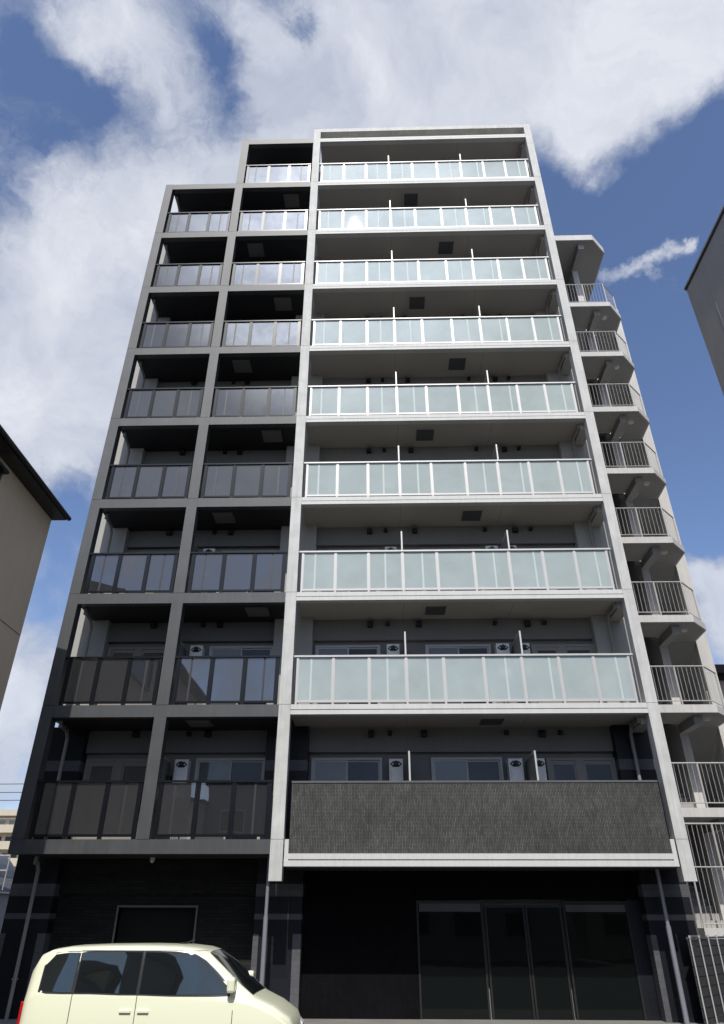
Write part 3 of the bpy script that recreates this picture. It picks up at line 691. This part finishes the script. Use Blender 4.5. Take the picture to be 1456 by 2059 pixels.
def side_y(x, z, sgn=-1):
    """surface y of the van side at x, z (linear between sections)"""
    for (xa, ha), (xb, hb) in zip(secs[:-1], secs[1:]):
        if xa <= x <= xb:
            t = (x-xa)/(xb-xa)
            def yy(h):
                for (y0, z0), (y1, z1) in zip(h[2:-2], h[3:-1]):
                    if z0 <= z <= z1: return y0+(y1-y0)*(z-z0)/max(1e-6, z1-z0)
                return h[-4][0]
            return -5.95+sgn*(yy(ha)*(1-t)+yy(hb)*t)
def strip(name, outl, mt, off=.007, sgn=-1, parent=None):
    """window patch following the side; outl = list of (x, zlow, zhigh)"""
    b = MB(); nz = 5
    for (x, a, c) in outl:
        for i in range(nz+1):
            z = a+(c-a)*i/nz; b.v.append((x, side_y(x, z, sgn)+sgn*off, z))
    for i in range(len(outl)-1):
        for j in range(nz): b.f.append([i*(nz+1)+j, i*(nz+1)+j+1, (i+2-1)*(nz+1)+j+1, (i+1)*(nz+1)+j])
    o = obj(name, b, mt, parent or V, smooth=True)
    return o
for sg in (-1, 1):
    for ol in ([(-1.84, .90, 1.16), (-1.73, .885, 1.298), (-1.56, .882, 1.316), (-1.405, .882, 1.316)],
               [(-1.395, .882, 1.316), (-1.2, .882, 1.321), (-.8, .872, 1.324), (-.605, .872, 1.323)],
               [(-.595, .872, 1.323), (-.2, .862, 1.316), (.05, .862, 1.291), (.19, .862, 1.222), (.355, .862, 1.10), (.53, .865, .95)]):
        strip('window_seal', ol, 'black', .003, sg)
    strip('side_window', [(-1.82, .92, 1.17), (-1.72, .91, 1.28), (-1.55, .90, 1.30), (-1.42, .90, 1.30)], 'carglass', sgn=sg)
    strip('side_window', [(-1.38, .90, 1.30), (-1.2, .90, 1.305), (-.8, .89, 1.308), (-.62, .89, 1.307)], 'carglass', sgn=sg)
    strip('side_window', [(-.58, .89, 1.307), (-.2, .88, 1.30), (.05, .88, 1.275), (.18, .88, 1.21), (.34, .88, 1.09), (.50, .88, .95)], 'carglass', sgn=sg)
    # door seams as thin dark lines
    for xs_ in (-1.40, -.60, .58):
        z1_ = 1.36 if xs_ < 0 else .90
        strip('door_seam', [(xs_-.004, .12, z1_-.04), (xs_+.004, .12, z1_-.04)], 'black', .003, sg)
    strip('door_seam', [(-1.40+.1*i, 1.322, 1.326) for i in range(17)], 'black', .003, sg)
    for xs_ in (-.50, -.72):
        yh = side_y(xs_, .72, sg)
        obj('door_handle', MB().box(xs_-.07, xs_+.07, yh-.02, yh+.02, .70, .73), 'cream', V, bevel=.006)
    my = side_y(.55, .95, sg)
    mo = obj('wing_mirror', MB().box(.50, .60, min(my, my+sg*.16), max(my, my+sg*.16), .90, 1.06), 'cream', V, bevel=.03)
# windscreen and rear window
def cross(name, pts, mt, w0, w1):
    b = MB(); (xa, za), (xb, zb) = pts
    b.v = [(xa, -5.95-w0, za), (xa, -5.95+w0, za), (xb, -5.95+w1, zb), (xb, -5.95-w1, zb)]; b.f = [[0, 1, 2, 3]]
    return obj(name, b, mt, V)
wsb = MB()
for x, w in ((.20, .53), (.40, .56), (.65, .58), (.79, .58)):
    pr = [(a, c) for a, c in zip(st_, st_[1:]) if a[0] <= x <= c[0]][0]; t = (x-pr[0][0])/(pr[1][0]-pr[0][0]); zt = pr[0][3]*(1-t)+pr[1][3]*t
    for yy_ in (-1, -.6, 0, .6, 1): wsb.v.append((x+.006, -5.95+yy_*w, zt+.007-.02*abs(yy_)**3))
for i in range(3):
    for j in range(4): wsb.f.append([i*5+j, i*5+j+1, i*5+j+6, i*5+j+5])
obj('windscreen', wsb, 'carglass', V, smooth=True)
cross('rear_window', ((-1.985, 1.22), (-2.05, .98)), 'carglass', .50, .50)
0 and obj('roof_rail', MB().box(-1.35, .15, -6.53, -6.50, 1.398, 1.408).box(-1.35, .15, -5.40, -5.37, 1.398, 1.408), 'cream', V)
obj('antenna', MB().box(-.32, -.22, -6.0, -5.9, 1.375, 1.398).tube((-.25, -5.95, 1.39), (-.12, -5.95, 1.43), .006, 6), 'black', V)
for sg in (-1, 1):
    obj('headlight', MB().prism([(1.20, .50), (1.345, .40), (1.345, .52), (1.22, .64)], -5.95+sg*.40-.12, -5.95+sg*.40+.12, 'y'), 'clearlamp', V, bevel=.01)
    obj('tail_light', MB().box(-2.06, -1.99, -5.95+sg*.58-.05, -5.95+sg*.58+.05, .45, .80), 'redlamp', V, bevel=.01)
    for xw in (-1.35, .88):
        yc = -5.95+sg*.66
        wh = obj('wheel', MB().tube((xw, yc-.075, GZ+.27), (xw, yc+.075, GZ+.27), .27, 28), 'rubber', V, bevel=.02)
        obj('rim', MB().tube((xw, yc-.082, GZ+.27), (xw, yc+.082, GZ+.27), .17, 24), 'rim', wh, bevel=.008)
obj('bumper', MB().box(1.22, 1.37, -6.55, -5.35, .10, .30), 'cream', V, bevel=.03); obj('bumper', MB().box(-2.07, -1.95, -6.55, -5.35, .12, .32), 'cream', V, bevel=.03)
obj('chassis', MB().box(-1.9, 1.2, -6.55, -5.35, -.03, .12), 'black', V)
